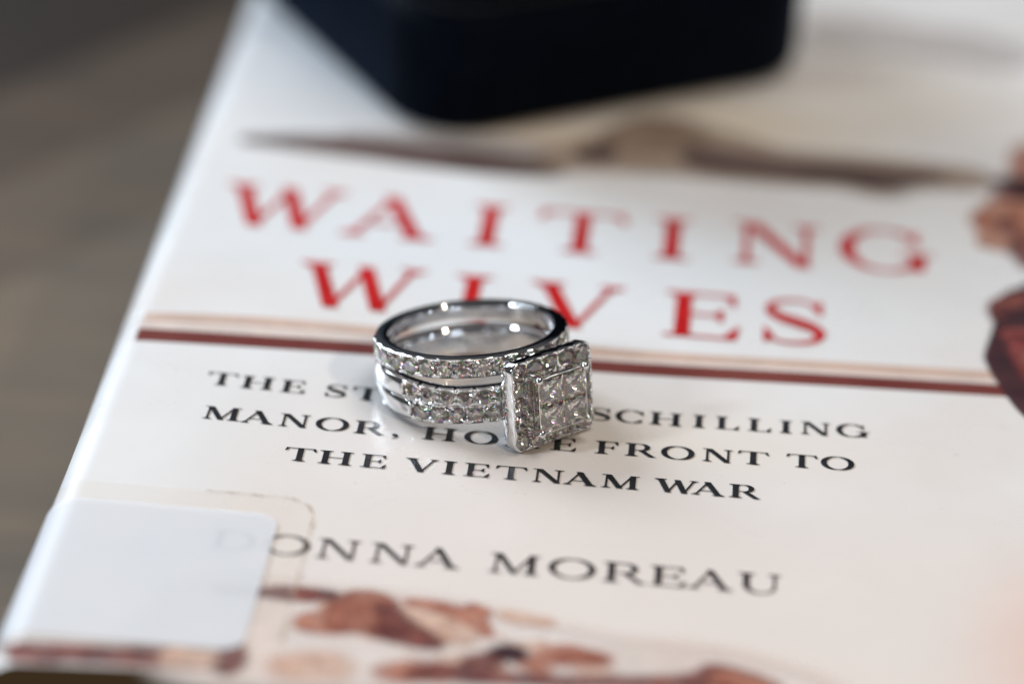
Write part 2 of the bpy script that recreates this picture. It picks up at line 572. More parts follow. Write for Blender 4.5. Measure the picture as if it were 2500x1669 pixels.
print_part("printed_photo", [
    ([(-24, -60), (-12, -59), (0, -60), (6, -62), (14, -63.6), (24, -64.4), (32, -68), (30, -72), (-6, -72.5), (-24, -73)], blush_p, 5.00, True)] + DABS + [
    ([(-19.2, -57.9), (-16.6, -57.2), (-12.6, -57.3), (-12.8, -58.5), (-16.1, -58.9), (-18.9, -58.7), (-22.5, -58.8), (-22.5, -58.0)], plum_p, 0.99, True),
    ([(-14.5, -62.4), (-13.0, -61.4), (-11.6, -59.6), (-11.0, -63.8), (-14.2, -64.1)], terra_p, 1.26, True),
    ([(-11.5, -63.6), (-11.5, -59.7), (-10.6, -57.4), (-8.6, -57.0), (-7.0, -58.4), (-6.0, -61.4), (-6.3, -64.0), (-8.5, -63.4)], rust_p, 1.44, True),
    ([(-5.5, -59.8), (-3.3, -59.7), (-1.0, -60.2), (0.6, -62.1), (-0.2, -63.4), (-1.8, -62.9), (-3.1, -61.9), (-4.9, -62.2)], apricot_p, 2.16, True),
    ([(-7.8, -63.8), (-5.9, -62.8), (-3.6, -63.2), (-2.5, -64.2), (-2.0, -65.4), (-3.9, -65.4), (-6.4, -64.6)], plum_p, 1.26, True),
    ([(-7.4, -58.6), (-5.8, -60.8), (-4.4, -62.6), (-5.2, -63.4), (-6.8, -61.6)], plum_p, 1.44, True),
    ([(-5.4, -57.7), (-3.5, -57.4), (-0.4, -58.0), (1.2, -58.9), (2.2, -60.9), (2.5, -62.8), (1.6, -61.4), (-0.9, -59.5), (-3.9, -58.3)], terra_p, 0.90, True),
    ([(3.6, -58.5), (5.5, -58.6), (7.9, -59.3), (5.6, -59.5)], apricot_p, 1.26, True),
    ([(7.2, -66.1), (9.4, -63.8), (11.5, -64.3), (13.2, -64.8), (13.0, -65.6), (10.7, -66.0), (8.0, -66.5)], terra_p, 1.44, True),
    ([(9.4, -65.0), (11.5, -64.5), (13.1, -64.9), (12.9, -65.5), (10.7, -65.7)], rust_p, 0.72, True),
    ([(3.4, -65.6), (4.3, -64.7), (5.6, -65.1), (5.5, -66.2), (3.9, -66.3)], dark_p, 1.26, True),
    ([(1.3, -67.4), (2.8, -66.4), (3.7, -67.2), (3.0, -68.0), (1.4, -68.0)], plum_p, 1.26, True),
    ([(-6.2, -70.3), (-3.8, -69.2), (-1.7, -69.2), (-3.1, -71.3), (-5.8, -71.4)], terra_p, 1.62, True),
    ([(-3.6, -70.9), (-1.3, -69.1), (2.2, -69.2), (6.8, -69.6), (12.4, -69.0), (18.1, -68.0), (21.5, -66.8), (23.1, -65.1), (24.0, -65.0), (26.5, -65.8), (27.8, -66.8), (28.0, -68.0), (14, -69.6), (4, -70.7)], plum_p, 1.35, True),
    ([(24.0, -66.0), (26.5, -66.2), (27.8, -66.8), (28.0, -68.0), (24, -68.3)], terra_p, 1.26, True),
    ([(-20.6, -69.6), (-20.0, -68.5), (-19.6, -69.4), (-19.4, -71.6), (-19.8, -72.6), (-20.5, -72.8)], plum_p, 1.44, True),
    ([(-14.7, -70.6), (-11.4, -69.8), (-10.7, -71.4), (-14.5, -72.0)], apricot_p, 2.88, True),
    ([(-39.2, -71.6), (-31, -70.8), (-24.6, -70.2), (-21.8, -70.4), (-22.2, -72.3), (-31, -73.0), (-38.9, -73.8)], plum_p, 1.08, True),
    ([(-25.4, -70.0), (-22.0, -70.2), (-22.2, -72.2), (-25.6, -72.4)], apricot_p, 1.08, True)],
    "reddish brown printed photograph at the foot of the cover")


# ------------------------------------------------------------------ lettering
def rect(x0, x1, y0, y1):
    return [(x0, y0), (x1, y0), (x1, y1), (x0, y1)]


def stroke(pts, widths):
    p = np.array(pts, float)
    w = np.array(widths, float) if np.ndim(widths) else np.full(len(p), float(widths))
    t = np.gradient(p, axis=0)
    n = np.stack([-t[:, 1], t[:, 0]], 1)
    n /= np.linalg.norm(n, axis=1)[:, None]
    a_, b_ = p + n * w[:, None] / 2, p - n * w[:, None] / 2
    return [[tuple(a_[i]), tuple(b_[i]), tuple(b_[i + 1]), tuple(a_[i + 1])] for i in range(len(p) - 1)]


def slant(x0, x1, S, y0=0.0, y1=1.0):
    """a straight diagonal of horizontal width S from (x0,y0) to (x1,y1), x centred"""
    return [(x0 - S / 2, y0), (x0 + S / 2, y0), (x1 + S / 2, y1), (x1 - S / 2, y1)]


def serif(x0, x1, top, h, e=0.13):
    if top:
        return [rect(x0 - e, x1 + e, 1 - h, 1), [(x0 - e * .5, 1 - h), (x0, 1 - h - .06), (x1, 1 - h - .06), (x1 + e * .5, 1 - h)]]
    return [rect(x0 - e, x1 + e, 0, h), [(x0, h + .06), (x0 - e * .5, h), (x1 + e * .5, h), (x1, h + .06)]]


def stem(x, S, h, top=True, bot=True):
    o = [rect(x, x + S, h * .5, 1 - h * .5)]
    if top:
        o += serif(x, x + S, True, h)
    if bot:
        o += serif(x, x + S, False, h)
    return o


def arc(cx, cy_, rx, ry, a0, a1, S, h, n=28, pw=1.6):
    pts, w = [], []
    for i in range(n + 1):
        a_ = R(a0 + (a1 - a0) * i / n)
        pts.append((cx + rx * math.cos(a_), cy_ + ry * math.sin(a_)))
        w.append(h + (S - h) * abs(math.cos(a_)) ** pw)
    return stroke(pts, w)


def glyph(ch, S, h):
    T = S * .30 + h * .4          # thin diagonal
    if ch == 'I':
        return stem(.14, S, h), .28 + S
    if ch == 'H':
        x2 = .14 + S + .52
        return stem(.14, S, h) + stem(x2, S, h) + [rect(.14 + S * .5, x2 + S * .5, .48, .48 + h)], x2 + S + .14
    if ch == 'T':
        c = .57
        return (stem(c - S / 2, S, h, top=False) + [rect(.04, 2 * c - .04, 1 - h * 1.1, 1),
                [(.04, 1), (.0, .77), (.05, .77), (.16, 1 - h)], [(2 * c - .04, 1), (2 * c - .16, 1 - h), (2 * c - .05, .77), (2 * c, .77)]]), 2 * c
    if ch in 'EF':
        w = .86 if ch == 'E' else .82
        o = stem(.13, S, h, bot=(ch == 'F'))
        o += [rect(.13, w, 1 - h, 1), [(w, 1), (w - .13, 1 - h), (w - .03, .74), (w + .01, .74)],
              rect(.13 + S * .5, w - .18, .49, .49 + h), [(w - .17, .66), (w - .27, .49 + h * .5), (w - .17, .38), (w - .14, .38), (w - .14, .66)]]
        if ch == 'E':
            o += [rect(0, w + .02, 0, h), [(w + .03, 0), (w + .07, .29), (w + .03, .29), (w - .14, h)]]
        return o, w + .06
    if ch == 'L':
        w = .84
        return stem(.13, S, h, bot=False) + [rect(0, w, 0, h), [(w, 0), (w + .05, .30), (w + .01, .30), (w - .17, h)]], w + .05
    if ch == 'A':
        o = [slant(.16, .60, T, 0, 1), slant(.98, .56, S * 1.08, 0, .995), rect(.28, .84, .30, .30 + h)]
        return o + serif(.12, .20, False, h, .12) + serif(.98 - S * .54, .98 + S * .54, False, h, .11), 1.22
    if ch == 'V':
        o = [slant(.60, .22, S * 1.08, 0, 1), slant(.60, 1.02, T, 0, 1)]
        return o + serif(.22 - S * .54, .22 + S * .54, True, h, .11) + serif(.98, 1.06, True, h, .12), 1.20
    if ch == 'Y':
        o = [slant(.62, .22, S, .42, 1), slant(.62, 1.02, T, .42, 1), rect(.62 - S / 2, .62 + S / 2, h * .5, .46)]
        return o + serif(.22 - S * .5, .22 + S * .5, True, h, .11) + serif(.98, 1.06, True, h, .12) + serif(.62 - S / 2, .62 + S / 2, False, h), 1.2
    if ch == 'W':
        o = [slant(.52, .22, S * 1.02, 0, 1), slant(.50, .86, T, 0, .98), slant(1.10, .82, S * 1.02, 0, .98), slant(1.08, 1.42, T, 0, 1)]
        return o + serif(.22 - S * .51, .22 + S * .51, True, h, .11) + serif(1.38, 1.46, True, h, .12), 1.58
    if ch == 'M':
        o = [slant(.18, .20, T, h, .98), slant(.68, .24, S * 1.02, 0, 1), slant(.66, 1.10, T, 0, 1), rect(1.02, 1.02 + S, h * .5, 1)]
        return o + serif(.14, .22, False, h, .13) + serif(1.02, 1.02 + S, False, h, .12) + [rect(.02, .26, 1 - h, 1), rect(1.05, 1.14 + S, 1 - h, 1)], 1.14 + S
    if ch == 'N':
        o = [slant(.19, .19, T, h, 1), slant(.93, .24, S * 1.05, 0, 1), slant(.95, .95, T, .02, 1 - h)]
        return o + serif(.15, .23, False, h, .13) + serif(.91, .99, True, h, .13) + [rect(.02, .27, 1 - h, 1)], 1.12
    if ch == 'O':
        return arc(.61, .5, .61 - S / 2, .52 - h * .5, 0, 360, S, h, 40), 1.22
    if ch == 'Q':
        return arc(.61, .5, .61 - S / 2, .52 - h * .5, 0, 360, S, h, 40), 1.22
    if ch == 'C':
        o = arc(.58, .5, .58 - S / 2, .52 - h * .5, 52, 322, S, h, 34)
        return o + [[(.86, .80), (1.00, .66), (1.03, .66), (1.01, .98), (.97, .98)], [(.88, .20), (1.0, .28), (1.02, .26), (.95, .05)]], 1.06
    if ch == 'G':
        o = arc(.58, .5, .58 - S / 2, .52 - h * .5, 52, 312, S, h, 34)
        return o + [[(.86, .80), (1.00, .66), (1.03, .66), (1.01, .98), (.97, .98)], rect(.90, .90 + S, .05, .44)] + \
            [rect(.76, 1.02 + S, .42, .42 + h)], 1.08 + S * .5
    if ch == 'D':
        o = stem(.13, S, h)
        o += [rect(.13 + S * .5, .56, 1 - h, 1), rect(.13 + S * .5, .56, 0, h)]
        return o + arc(.55, .5, .60 - S / 2, .5 - h / 2, -90, 90, S, h, 24), 1.17
    if ch == 'U':
        o = serif(.14, .14 + S, True, h) + [rect(.14, .14 + S, .36, 1)] + serif(.92, .98, True, h, .14) + [rect(.92, .92 + T, .36, 1)]
        p, w = [], []
        for i in range(25):
            a_ = R(180 + 180 * i / 24)
            cx = (.14 + S / 2 + .92 + T / 2) / 2
            p.append((cx + (cx - .14 - S / 2) * math.cos(a_), .37 + .36 * math.sin(a_)))
            w.append(h + ((S if math.cos(a_) < 0 else T) - h) * abs(math.cos(a_)) ** 1.4)
        return o + stroke(p, w), 1.14
    if ch == 'R':
        o = stem(.13, S, h)
        o += [rect(.13 + S * .5, .55, 1 - h, 1), rect(.13 + S * .5, .55, .46, .46 + h)]
        o += arc(.54, .73, .36 - S * .46, .27 - h / 2, -90, 90, S * .92, h, 20)
        return o + [slant(.97, .58, S, .03, .48), [(.88, 0), (1.13, 0), (1.13, h * .8), (.99, .07), (.86, .10)]], 1.12
    if ch == 'S':
        pts = spline([(.70, .80), (.60, .95), (.40, .975), (.19, .90), (.13, .74), (.24, .60), (.44, .50), (.64, .40), (.75, .25), (.66, .09), (.44, .025), (.22, .05), (.10, .21)], 5, closed=False)
        n = len(pts)
        w = [h + (S * 1.05 - h) * math.exp(-((i / (n - 1) - .51) / .21) ** 2) for i in range(n)]
        return stroke(pts, w) + [[(.74, .66), (.77, .66), (.77, .98), (.73, .98), (.63, .88)], [(.06, .34), (.09, .34), (.20, .12), (.10, .01), (.06, .01)]], .88
    if ch == ',':
        return [[(.02, .16), (.10, .20), (.20, .16), (.24, .06), (.20, -.08), (.06, -.22), (.02, -.20), (.13, -.07), (.14, .0), (.05, .03), (.0, .10)]], .25
    raise KeyError(ch)


def lettering(name, rows, mat, label=None):
    """rows: (string, [(x, y) of each letter's middle], cap height, x factor, stem, hairline)"""
    V, Fc = [], []
    z = 0.100
    for text, pos, cap, xf, S, h in rows:
        xs_ = np.array([p[0] for p in pos])
        ys_ = np.array([p[1] for p in pos])
        yf = np.polyval(np.polyfit(xs_, ys_, 2), xs_) if len(pos) > 3 else ys_
        for ch, cx, cyy in zip(text, xs_, yf):
            polys, w = glyph(ch, S, h)
            vs, fs = [], []
            for q in polys:
                ar = sum(q[i - 1][0] * q[i][1] - q[i][0] * q[i - 1][1] for i in range(len(q)))
                if ar < 0:
                    q = q[::-1]
                i0 = len(vs)
                vs += [Vector(p) for p in q]
                fs.append(list(range(i0, len(vs))))
            ov, oe, of, _, _, src = geometry.delaunay_2d_cdt(vs, [], fs, 0, 1e-5)
            o = len(V)
            for v in ov:
                V.append((cx + (v.x - w / 2) * cap * xf, cyy + (v.y - .5) * cap, z))
            for f, s in zip(of, src):
                if s:
                    Fc.append(tuple(i + o for i in f))
    o = mesh_obj(name, V, Fc, mat, cover)
    bm = bmesh.new()
    bm.from_mesh(o.data)
    for f in bm.faces:
        f.normal_update()
        if f.normal.z < 0:
            f.normal_flip()
    bm.to_mesh(o.data)
    bm.free()
    if label:
        o["label"] = label
    return o


TC, TX, TS, TH = 11.4, 0.78, 0.195, 0.05
lettering("title_lettering", [
    ("WAITING", [(-28.6, 30.2), (-16.0, 30.0), (-4.9, 29.9), (5.6, 30.0), (15.9, 30.3), (27.6, 31.0), (40.0, 32.0)], TC, TX, TS, TH),
    ("WIVES", [(-17.6, 10.4), (-5.25, 10.2), (6.2, 10.3), (19.9, 10.4), (30.0, 10.9)], TC, TX, TS, TH)],
    red_ink, "large red serif title WAITING WIVES")
SC, SS, SH = 2.78, 0.218, 0.042
lettering("subtitle_lettering", [
    ("THESTORYOFSCHILLING",
     [(-28.9, -15.0), (-25.2, -14.9), (-21.5, -15.0), (-17.0, -15.15), (-13.8, -15.2), (-9.6, -15.3), (-5.4, -15.4), (-1.6, -15.5), (3.2, -15.6), (6.9, -15.6),
      (10.3, -15.6), (13.3, -15.55), (17.0, -15.5), (20.4, -15.35), (23.3, -15.15), (26.6, -15.0), (29.3, -14.8), (32.3, -14.55), (36.1, -14.25)], SC, 1.0, SS, SH),
    ("MANOR,HOMEFRONTTO",
     [(-27.8, -22.6), (-24.1, -22.65), (-20.4, -22.6), (-16.5, -22.7), (-12.7, -22.8), (-10.0, -23.7), (-5.6, -22.8), (-1.4, -22.8), (2.8, -22.9), (7.0, -23.0),
      (11.4, -22.85), (14.75, -22.95), (18.5, -22.85), (22.5, -22.65), (26.1, -22.5), (31.0, -22.2), (34.6, -21.95)], SC, 1.0, SS, SH),
    ("THEVIETNAMWAR",
     [(-18.9, -30.05), (-15.3, -30.15), (-11.5, -30.15), (-6.7, -30.1), (-3.95, -30.25), (-1.2, -30.25), (2.2, -30.15), (5.85, -30.05), (9.1, -30.2),
      (13.05, -30.1), (18.6, -30.05), (21.8, -30.0), (25.4, -29.85)], SC, 1.0, SS, SH)],
    black_ink, "three lines of black spaced capitals under the rule")
lettering("author_lettering", [
    ("DONNAMOREAU",
     [(-22.85, -48.8), (-17.8, -48.85), (-12.9, -48.8), (-7.8, -48.7), (-3.3, -48.85), (3.9, -48.65), (9.4, -48.5), (14.4, -48.75), (18.5, -48.6), (22.6, -48.6), (27.2, -48.3)],
     3.75, 0.98, 0.17, 0.045)],
    grey_ink, "black spaced capitals DONNA MOREAU")

# ------------------------------------------------------------------ spine label and clear tape (follow the rounded edge)


def sheet_on_cover(name, x_right, y0, y1, lift, corner, mat, label, skew=0.0, thick=0.08):
    """thin sheet from the spine over the rounded edge on to the cover, two rounded corners at its right end"""
    path = [(X0 - lift, -16.0), (X0 - lift, -10.0), (X0 - lift, -RAD)]
    for k in range(1, 13):
        a_ = R(180 - 7.5 * k)
        path.append((X0 + RAD + (RAD + lift) * math.cos(a_), -RAD + (RAD + lift) * math.sin(a_)))
    xr = X0 + RAD
    n = 8
    for k in range(1, n + 1):
        path.append((xr + (x_right - corner - xr) * k / n, lift))
    base = len(path)
    for k in range(1, 9):
        path.append((x_right - corner + corner * math.sin(R(90 * k / 8)), lift))
    bm = bmesh.new()
    rows = []
    for i, (x, z) in enumerate(path):
        ins = 0.0
        if i >= base:
            ins = corner * (1 - math.cos(math.asin(min(1, (x - x_right + corner) / corner))))
        row = []
        for j in range(9):
            yy = y0 + ins + (y1 - y0 - 2 * ins) * j / 8
            row.append(bm.verts.new(((x + skew * (yy - y1)) * K if x > xr else x * K, yy * K, z * K)))
        rows.append(row)
    for a_, b_ in zip(rows[:-1], rows[1:]):
        for j in range(8):
            bm.faces.new((a_[j], a_[j + 1], b_[j + 1], b_[j]))
    bmesh.ops.remove_doubles(bm, verts=bm.verts[:], dist=1e-6)
    bmesh.ops.recalc_face_normals(bm, faces=bm.faces[:])
    if sum(f.normal.z for f in bm.faces) < 0:
        bmesh.ops.reverse_faces(bm, faces=bm.faces[:])
    bmesh.ops.solidify(bm, geom=bm.faces[:], thickness=thick * K)
    o = from_bm(name, bm, mat, book, 40)
    o["label"] = label
    return o


label_m = principled("label_paper", (0.80, 0.82, 0.86), 0.42, 0, 0.4)
nt = label_m.node_tree
nd, lk, b = nodes_of(label_m)
lk.new(ramp(nt, noise(nt, 70, 3), [(0.35, (0.87, 0.885, 0.92)), (0.65, (0.90, 0.90, 0.925))]), b.inputs["Base Color"])
bump(nt, b, noise(nt, 60, 2), 0.12, 0.0004)
tr = nd.new("ShaderNodeBsdfTransparent")
mx = nd.new("ShaderNodeMixShader")
mx.inputs[0].default_value = 0.56
lk.new(tr.outputs[0], mx.inputs[1])
lk.new(b.outputs[0], mx.inputs[2])
lk.new(mx.outputs[0], nd["Material Output"].inputs["Surface"])
sheet_on_cover("spine_label", -19.2, -69.6, -43.2, 0.22, 2.4, label_m, "blank white label wrapped over the spine edge", thick=0.03)

tape_m = principled("clear_tape", (0.80, 0.73, 0.68), 0.22, 0, 0.5)
nd, lk, b = nodes_of(tape_m)
tr = nd.new("ShaderNodeBsdfTransparent")
tr.inputs["Color"].default_value = (1.0, 0.996, 0.99, 1)
mx = nd.new("ShaderNodeMixShader")
mx.inputs[0].default_value = 0.035
lk.new(tr.outputs[0], mx.inputs[1])
lk.new(b.outputs[0], mx.inputs[2])
lk.new(mx.outputs[0], nd["Material Output"].inputs["Surface"])
tape = sheet_on_cover("clear_tape", -15.9, -72.0, -39.3, 0.15, 4.0, tape_m, "clear yellowed tape around the white label", thick=0.03)
# the grimy rim of the tape
rim_m = print_mat("tape_grime", (0.40, 0.30, 0.18), (0.70, 0.62, 0.52), 500)
rim = spline([(-27, -39.35), (-21.5, -39.3), (-18.6, -39.4), (-17.0, -40.4), (-16.1, -42.4), (-15.95, -46), (-15.9, -52), (-15.95, -60), (-16.0, -67)], 8, closed=False)
hw = 0.10 + 0.05 * np.sin(np.arange(len(rim)) * 1.9) + 0.05 * np.cos(np.arange(len(rim)) * .7)
t_ = np.gradient(rim, axis=0)
nn = np.stack([-t_[:, 1], t_[:, 0]], 1)
nn /= np.linalg.norm(nn, axis=1)[:, None]
A_, B_ = rim + nn * hw[:, None], rim - nn * hw[:, None]
N_ = len(rim)
o = mesh_obj("tape_rim", [(x, y, 0.17) for x, y in A_] + [(x, y, 0.17) for x, y in B_],
             [(i, N_ + i, N_ + i + 1, i + 1) for i in range(N_ - 1)], rim_m, tape)
at = o.data.attributes.new("fade", 'FLOAT', 'POINT')
at.data.foreach_set("value", [0.55 + 0.4 * math.sin(i * .55) for i in range(2 * N_)])

# ------------------------------------------------------------------ ring box
leather = principled("navy_leatherette", (0.006, 0.010, 0.021), 0.7, 0, 0.04)
nt = leather.node_tree
_, lk, b = nodes_of(leather)
lk.new(ramp(nt, noise(nt, 300, 4), [(0.35, (0.0010, 0.0022, 0.0052)), (0.65, (0.0019, 0.0040, 0.0090))]), b.inputs["Base Color"])
bump(nt, b, noise(nt, 900, 3), 0.3, 0.0002)
b.inputs["Sheen Weight"].default_value = 0.09
b.inputs["Sheen Roughness"].default_value = 0.35
b.inputs["Sheen Tint"].default_value = (0.10, 0.32, 0.75, 1)


def rounded_block(name, sx, sy, z0, z1, rv, rh, mat, parent):
    """block with vertical edges of radius rv and softened top and bottom edges of radius rh; its near corner at the origin"""
    loops = []
    steps = [(z0, rh, 0)] + [(z0 + rh - rh * math.cos(R(a_)), rh - rh * math.sin(R(a_)), 0) for a_ in (22.5, 45, 67.5, 90)]
    steps += [(z1 - rh + rh * math.sin(R(a_)), rh - rh * math.cos(R(a_)), 0) for a_ in (0, 22.5, 45, 67.5, 90)]
    V, Fc = [], []
    n = 8
    for z, ins, _ in steps:
        r_ = max(rv - ins, 0.2)
        for (cx, cy_, a0) in ((sx - rv, rv, -90), (sx - rv, sy - rv, 0), (rv, sy - rv, 90), (rv, rv, 180)):
            for k in range(n + 1):
                a_ = R(a0 + 90 * k / n)
                V.append((cx + r_ * math.cos(a_) + .09 * (cy_ + r_ * math.sin(a_)), cy_ + r_ * math.sin(a_), z))
    M = 4 * (n + 1)
    for i in range(len(steps) - 1):
        for k in range(M):
            Fc.append((i * M + k, i * M + (k + 1) % M, (i + 1) * M + (k + 1) % M, (i + 1) * M + k))
    Fc.append(tuple(range(M - 1, -1, -1)))
    Fc.append(tuple((len(steps) - 1) * M + k for k in range(M)))
    return mesh_obj(name, V, Fc, mat, parent, 50)


box_mw = Matrix.Translation(Vector((-14.8, 51.3, 0.12)) * K) @ Matrix.Rotation(R(35.0), 4, 'Z')
ring_box = thing("ring_box", "dark navy leatherette ring box standing on the book behind the rings", "ring box", box_mw)
rounded_block("box_base", 58.3, 58.3, 0.0, 15.2, 10.0, 2.2, leather, ring_box)
rounded_block("box_lid", 56.7, 56.7, 15.3, 38.0, 9.4, 2.2, leather, ring_box).location = (0.8 * K, 0.8 * K, 0)
hinge = rounded_block("hinge_band", 54.8, 54.8, 14.3, 16.1, 8.4, 0.4, principled("box_seam", (0.003, 0.004, 0.007), 0.6), ring_box)
hinge.location = (1.75 * K, 1.75 * K, 0)

# ------------------------------------------------------------------ stones


def hull(name, pts, mat, s=1.0):
    bm = bmesh.new()
    for p in pts:
        bm.verts.new(tuple(c * K * s for c in p))
    bmesh.ops.convex_hull(bm, input=bm.verts[:])
    bmesh.ops.dissolve_limit(bm, angle_limit=R(1.2), verts=bm.verts[:], edges=bm.edges[:])
    bmesh.ops.recalc_face_normals(bm, faces=bm.faces[:])
    me = bpy.data.meshes.new(name)
    bm.to_mesh(me)
    bm.free()
    me.materials.append(mat)
    return me


def brilliant(seed):
    rnd = random.Random(seed)
    pts = []
    tb, cr, pv_ = 0.285, 0.155, 0.43
    for i in range(8):
        a_ = 2 * math.pi * i / 8
        pts.append((tb * math.cos(a_), tb * math.sin(a_), cr))
        a2 = a_ + math.pi / 8
        pts.append((0.405 * math.cos(a2), 0.405 * math.sin(a2), cr * .60))
        pts.append((0.30 * math.cos(a2), 0.30 * math.sin(a2), -pv_ * .47))
    for i in range(16):
        a_ = 2 * math.pi * i / 16
        for z in (-0.012, 0.012):
            pts.append((0.5 * math.cos(a_), 0.5 * math.sin(a_), z + rnd.uniform(-.004, .004)))
    pts.append((0, 0, -pv_))
    return hull("diamond", pts, diamond_m)


def princess():
    pts = []
    for sx in (-1, 1):
        for sy in (-1, 1):
            pts += [(sx * .38, sy * .38, .075), (sx * .5, sy * .5, .0), (sx * .5, sy * .5, -.02), (sx * .47, sy * .47, .035),
                    (sx * .28, sy * .28, -.285), (sx * .15, sy * .15, -.43)]
    for a_ in range(4):
        c, s = round(math.cos(a_ * math.pi / 2)), round(math.sin(a_ * math.pi / 2))
        pts += [(c * .485, s * .485, .025), (c * .36, s * .36, -.24), (c * .2, s * .2, -.43)]
    pts.append((0, 0, -.60))
    return hull("princess_diamond", pts, diamond_m)


BRILL = [brilliant(i) for i in range(4)]
PRINC = princess()
bm = bmesh.new()
bmesh.ops.create_icosphere(bm, subdivisions=2, radius=1 * K)
BEAD = bpy.data.meshes.new("bead")
bm.to_mesh(BEAD)
bm.free()
BEAD.materials.append(gold)
BEAD.polygons.foreach_set("use_smooth", [True] * len(BEAD.polygons))


def put(name, me, parent, loc, axis, size, spin=0.0):
    """a stone or bead at loc (mm) facing along axis"""
    o = bpy.data.objects.new(name, me)
    scene.collection.objects.link(o)
    o.parent = parent
    q = Vector(axis).to_track_quat('Z', 'Y').to_matrix().to_4x4()
    o.matrix_local = Matrix.Translation(Vector(loc) * K) @ q @ Matrix.Rotation(spin, 4, 'Z') @ Matrix.Diagonal((size, size, size, 1)) \
        if not isinstance(size, tuple) else Matrix.Translation(Vector(loc) * K) @ q @ Matrix.Rotation(spin, 4, 'Z') @ Matrix.Diagonal((*size, 1))
    return o


# ------------------------------------------------------------------ rings
TAU, PHI = R(9.66), R(-44.0)
n_ax = Vector((-math.sin(TAU) * math.cos(PHI), -math.sin(TAU) * math.sin(PHI), math.cos(TAU)))
h_ax = Vector((math.cos(TAU) * math.cos(PHI), math.cos(TAU) * math.sin(PHI), math.sin(TAU)))
t_ax = n_ax.cross(h_ax)
RC = Vector((-3.7, -13.1, 7.42))
ring_mw = Matrix(((h_ax.x, t_ax.x, n_ax.x, RC.x * K), (h_ax.y, t_ax.y, n_ax.y, RC.y * K), (h_ax.z, t_ax.z, n_ax.z, RC.z * K), (0, 0, 0, 1)))

R_IN, R_OUT, R_GIR, R_FLOOR = 8.45, 9.98, 9.74, 8.95
PITCH = 11.4


def sst(x, a_, b_):
    t = min(1.0, max(0.0, (x - a_) / (b_ - a_)))
    return t * t * (3 - 2 * t)


def sweep(name, profile, parent, n=816):
    """profile(theta in degrees) -> closed loop of (r, z)"""
    V, Fc = [], []
    M = None
    for i in range(n):
        th = -180 + 360.0 * i / n
        pr_ = profile(th)
        M = len(pr_)
        c, s = math.cos(R(th)), math.sin(R(th))
        V += [(r_ * c, r_ * s, z) for r_, z in pr_]
    for i in range(n):
        j = (i + 1) % n
        for k in range(M):
            l = (k + 1) % M
            Fc.append((i * M + k, j * M + k, j * M + l, i * M + l))
    return mesh_obj(name, V, Fc, gold, parent, 38)


def channel(th, zt, zb, lim, phase=0.0, thin=0):
    """outer side of one set row between zt and zb, from top to bottom"""
    g = 1 - sst(abs(th), lim - 1.6, lim + 1.4)
    s = (1 - math.cos(2 * math.pi * (th - phase) / PITCH)) / 2
    s = s ** 1.6
    H = zt - zb
    d1, d2 = .10 + .02 * s, .15 + .34 * s
    ro = R_OUT - .10 * s
    wall = R_FLOOR + .25
    crown = R_OUT + .10
    L = lambda a_, b_: a_ * (1 - g) + b_ * g
    pts = [(L(R_OUT - .34, ro - .10), zt - L(.02, .045)), (L(R_OUT - .12, ro), zt - L(.16, d1)),
           (L(R_OUT - .02, ro - .02), zt - L(.36, d2)), (L(crown - .06, wall), zt - L(.55, d2 + .10)), (L(crown - .02, R_FLOOR), zt - L(H * .4, d2 + .16))]
    low = [(r_, zb + (zt - z)) for r_, z in pts]
    if thin:
        # the rail shared with the neighbouring row is only a sliver
        sl = [(L(R_OUT - .34, ro - .30), .01), (L(R_OUT - .12, ro - .24), L(.16, .03)), (L(R_OUT - .02, ro - .24), L(.36, .05 + .28 * s)),
              (L(crown - .06, wall), L(.55, .10 + .28 * s)), (L(crown - .02, R_FLOOR), L(H * .4, .16 + .28 * s))]
        if thin > 0:
            low = [(r_, zb + d) for r_, d in sl]
        else:
            pts = [(r_, zt - d) for r_, d in sl]
    return pts + [(L(crown, R_FLOOR), (zt + zb) / 2)] + low[::-1]


# --- wedding band (upper ring)
wb_ = thing("wedding_band", "upper white gold band with one row of small diamonds, stacked on the wider ring", "wedding ring", ring_mw)
WH, WLIM = 2.15, 132.0


def w_bot(th):
    return -WH + .40 * sst(abs(th), 95, 165)


def prof_w(th):
    zt, zb = 0.0, w_bot(th)
    return [(R_IN + .10, zb + .05), (R_IN, zb + .24), (R_IN - .02, zb + .62), (R_IN - .03, zb + (zt - zb) / 2), (R_IN - .02, zt - .62), (R_IN, zt - .24), (R_IN + .08, zt - .09), (R_IN + .22, zt - .03), (8.95, zt + .02), (9.25, zt + .025), (9.5, zt), (9.72, zt - .04)] + channel(th, zt, zb, WLIM) + [(9.72, zb), (9.35, zb), (R_IN + .22, zb)]


sweep("band", prof_w, wb_)
k = 0
nW = int(WLIM / PITCH)
for i in range(-nW, nW + 1):
    th = i * PITCH
    c, s = math.cos(R(th)), math.sin(R(th))
    put("diamond", BRILL[i % 4], wb_, (R_GIR * c, R_GIR * s, w_bot(th) / 2), (c + random.uniform(-.03, .03), s + random.uniform(-.03, .03), random.uniform(-.03, .03)), 1.92, random.random() * 3)
    if i < nW:
        th += PITCH / 2
        c, s = math.cos(R(th)), math.sin(R(th))
        for z in (-.40, w_bot(th) + .40):
            for dt in (-.9, .9):
                c2, s2 = math.cos(R(th + dt)), math.sin(R(th + dt))
                put("bead", BEAD, wb_, ((R_OUT - .10) * c2, (R_OUT - .10) * s2, z), (c2, s2, 0), (0.15, 0.19, 0.17))

# --- engagement ring (lower ring with the square halo head)
er = thing("engagement_ring", "wide split shank white gold ring with a large square halo head full of diamonds", "engagement ring", ring_mw)
EZT = -3.20
U_LIM, L_LIM = 86.5, 80.8


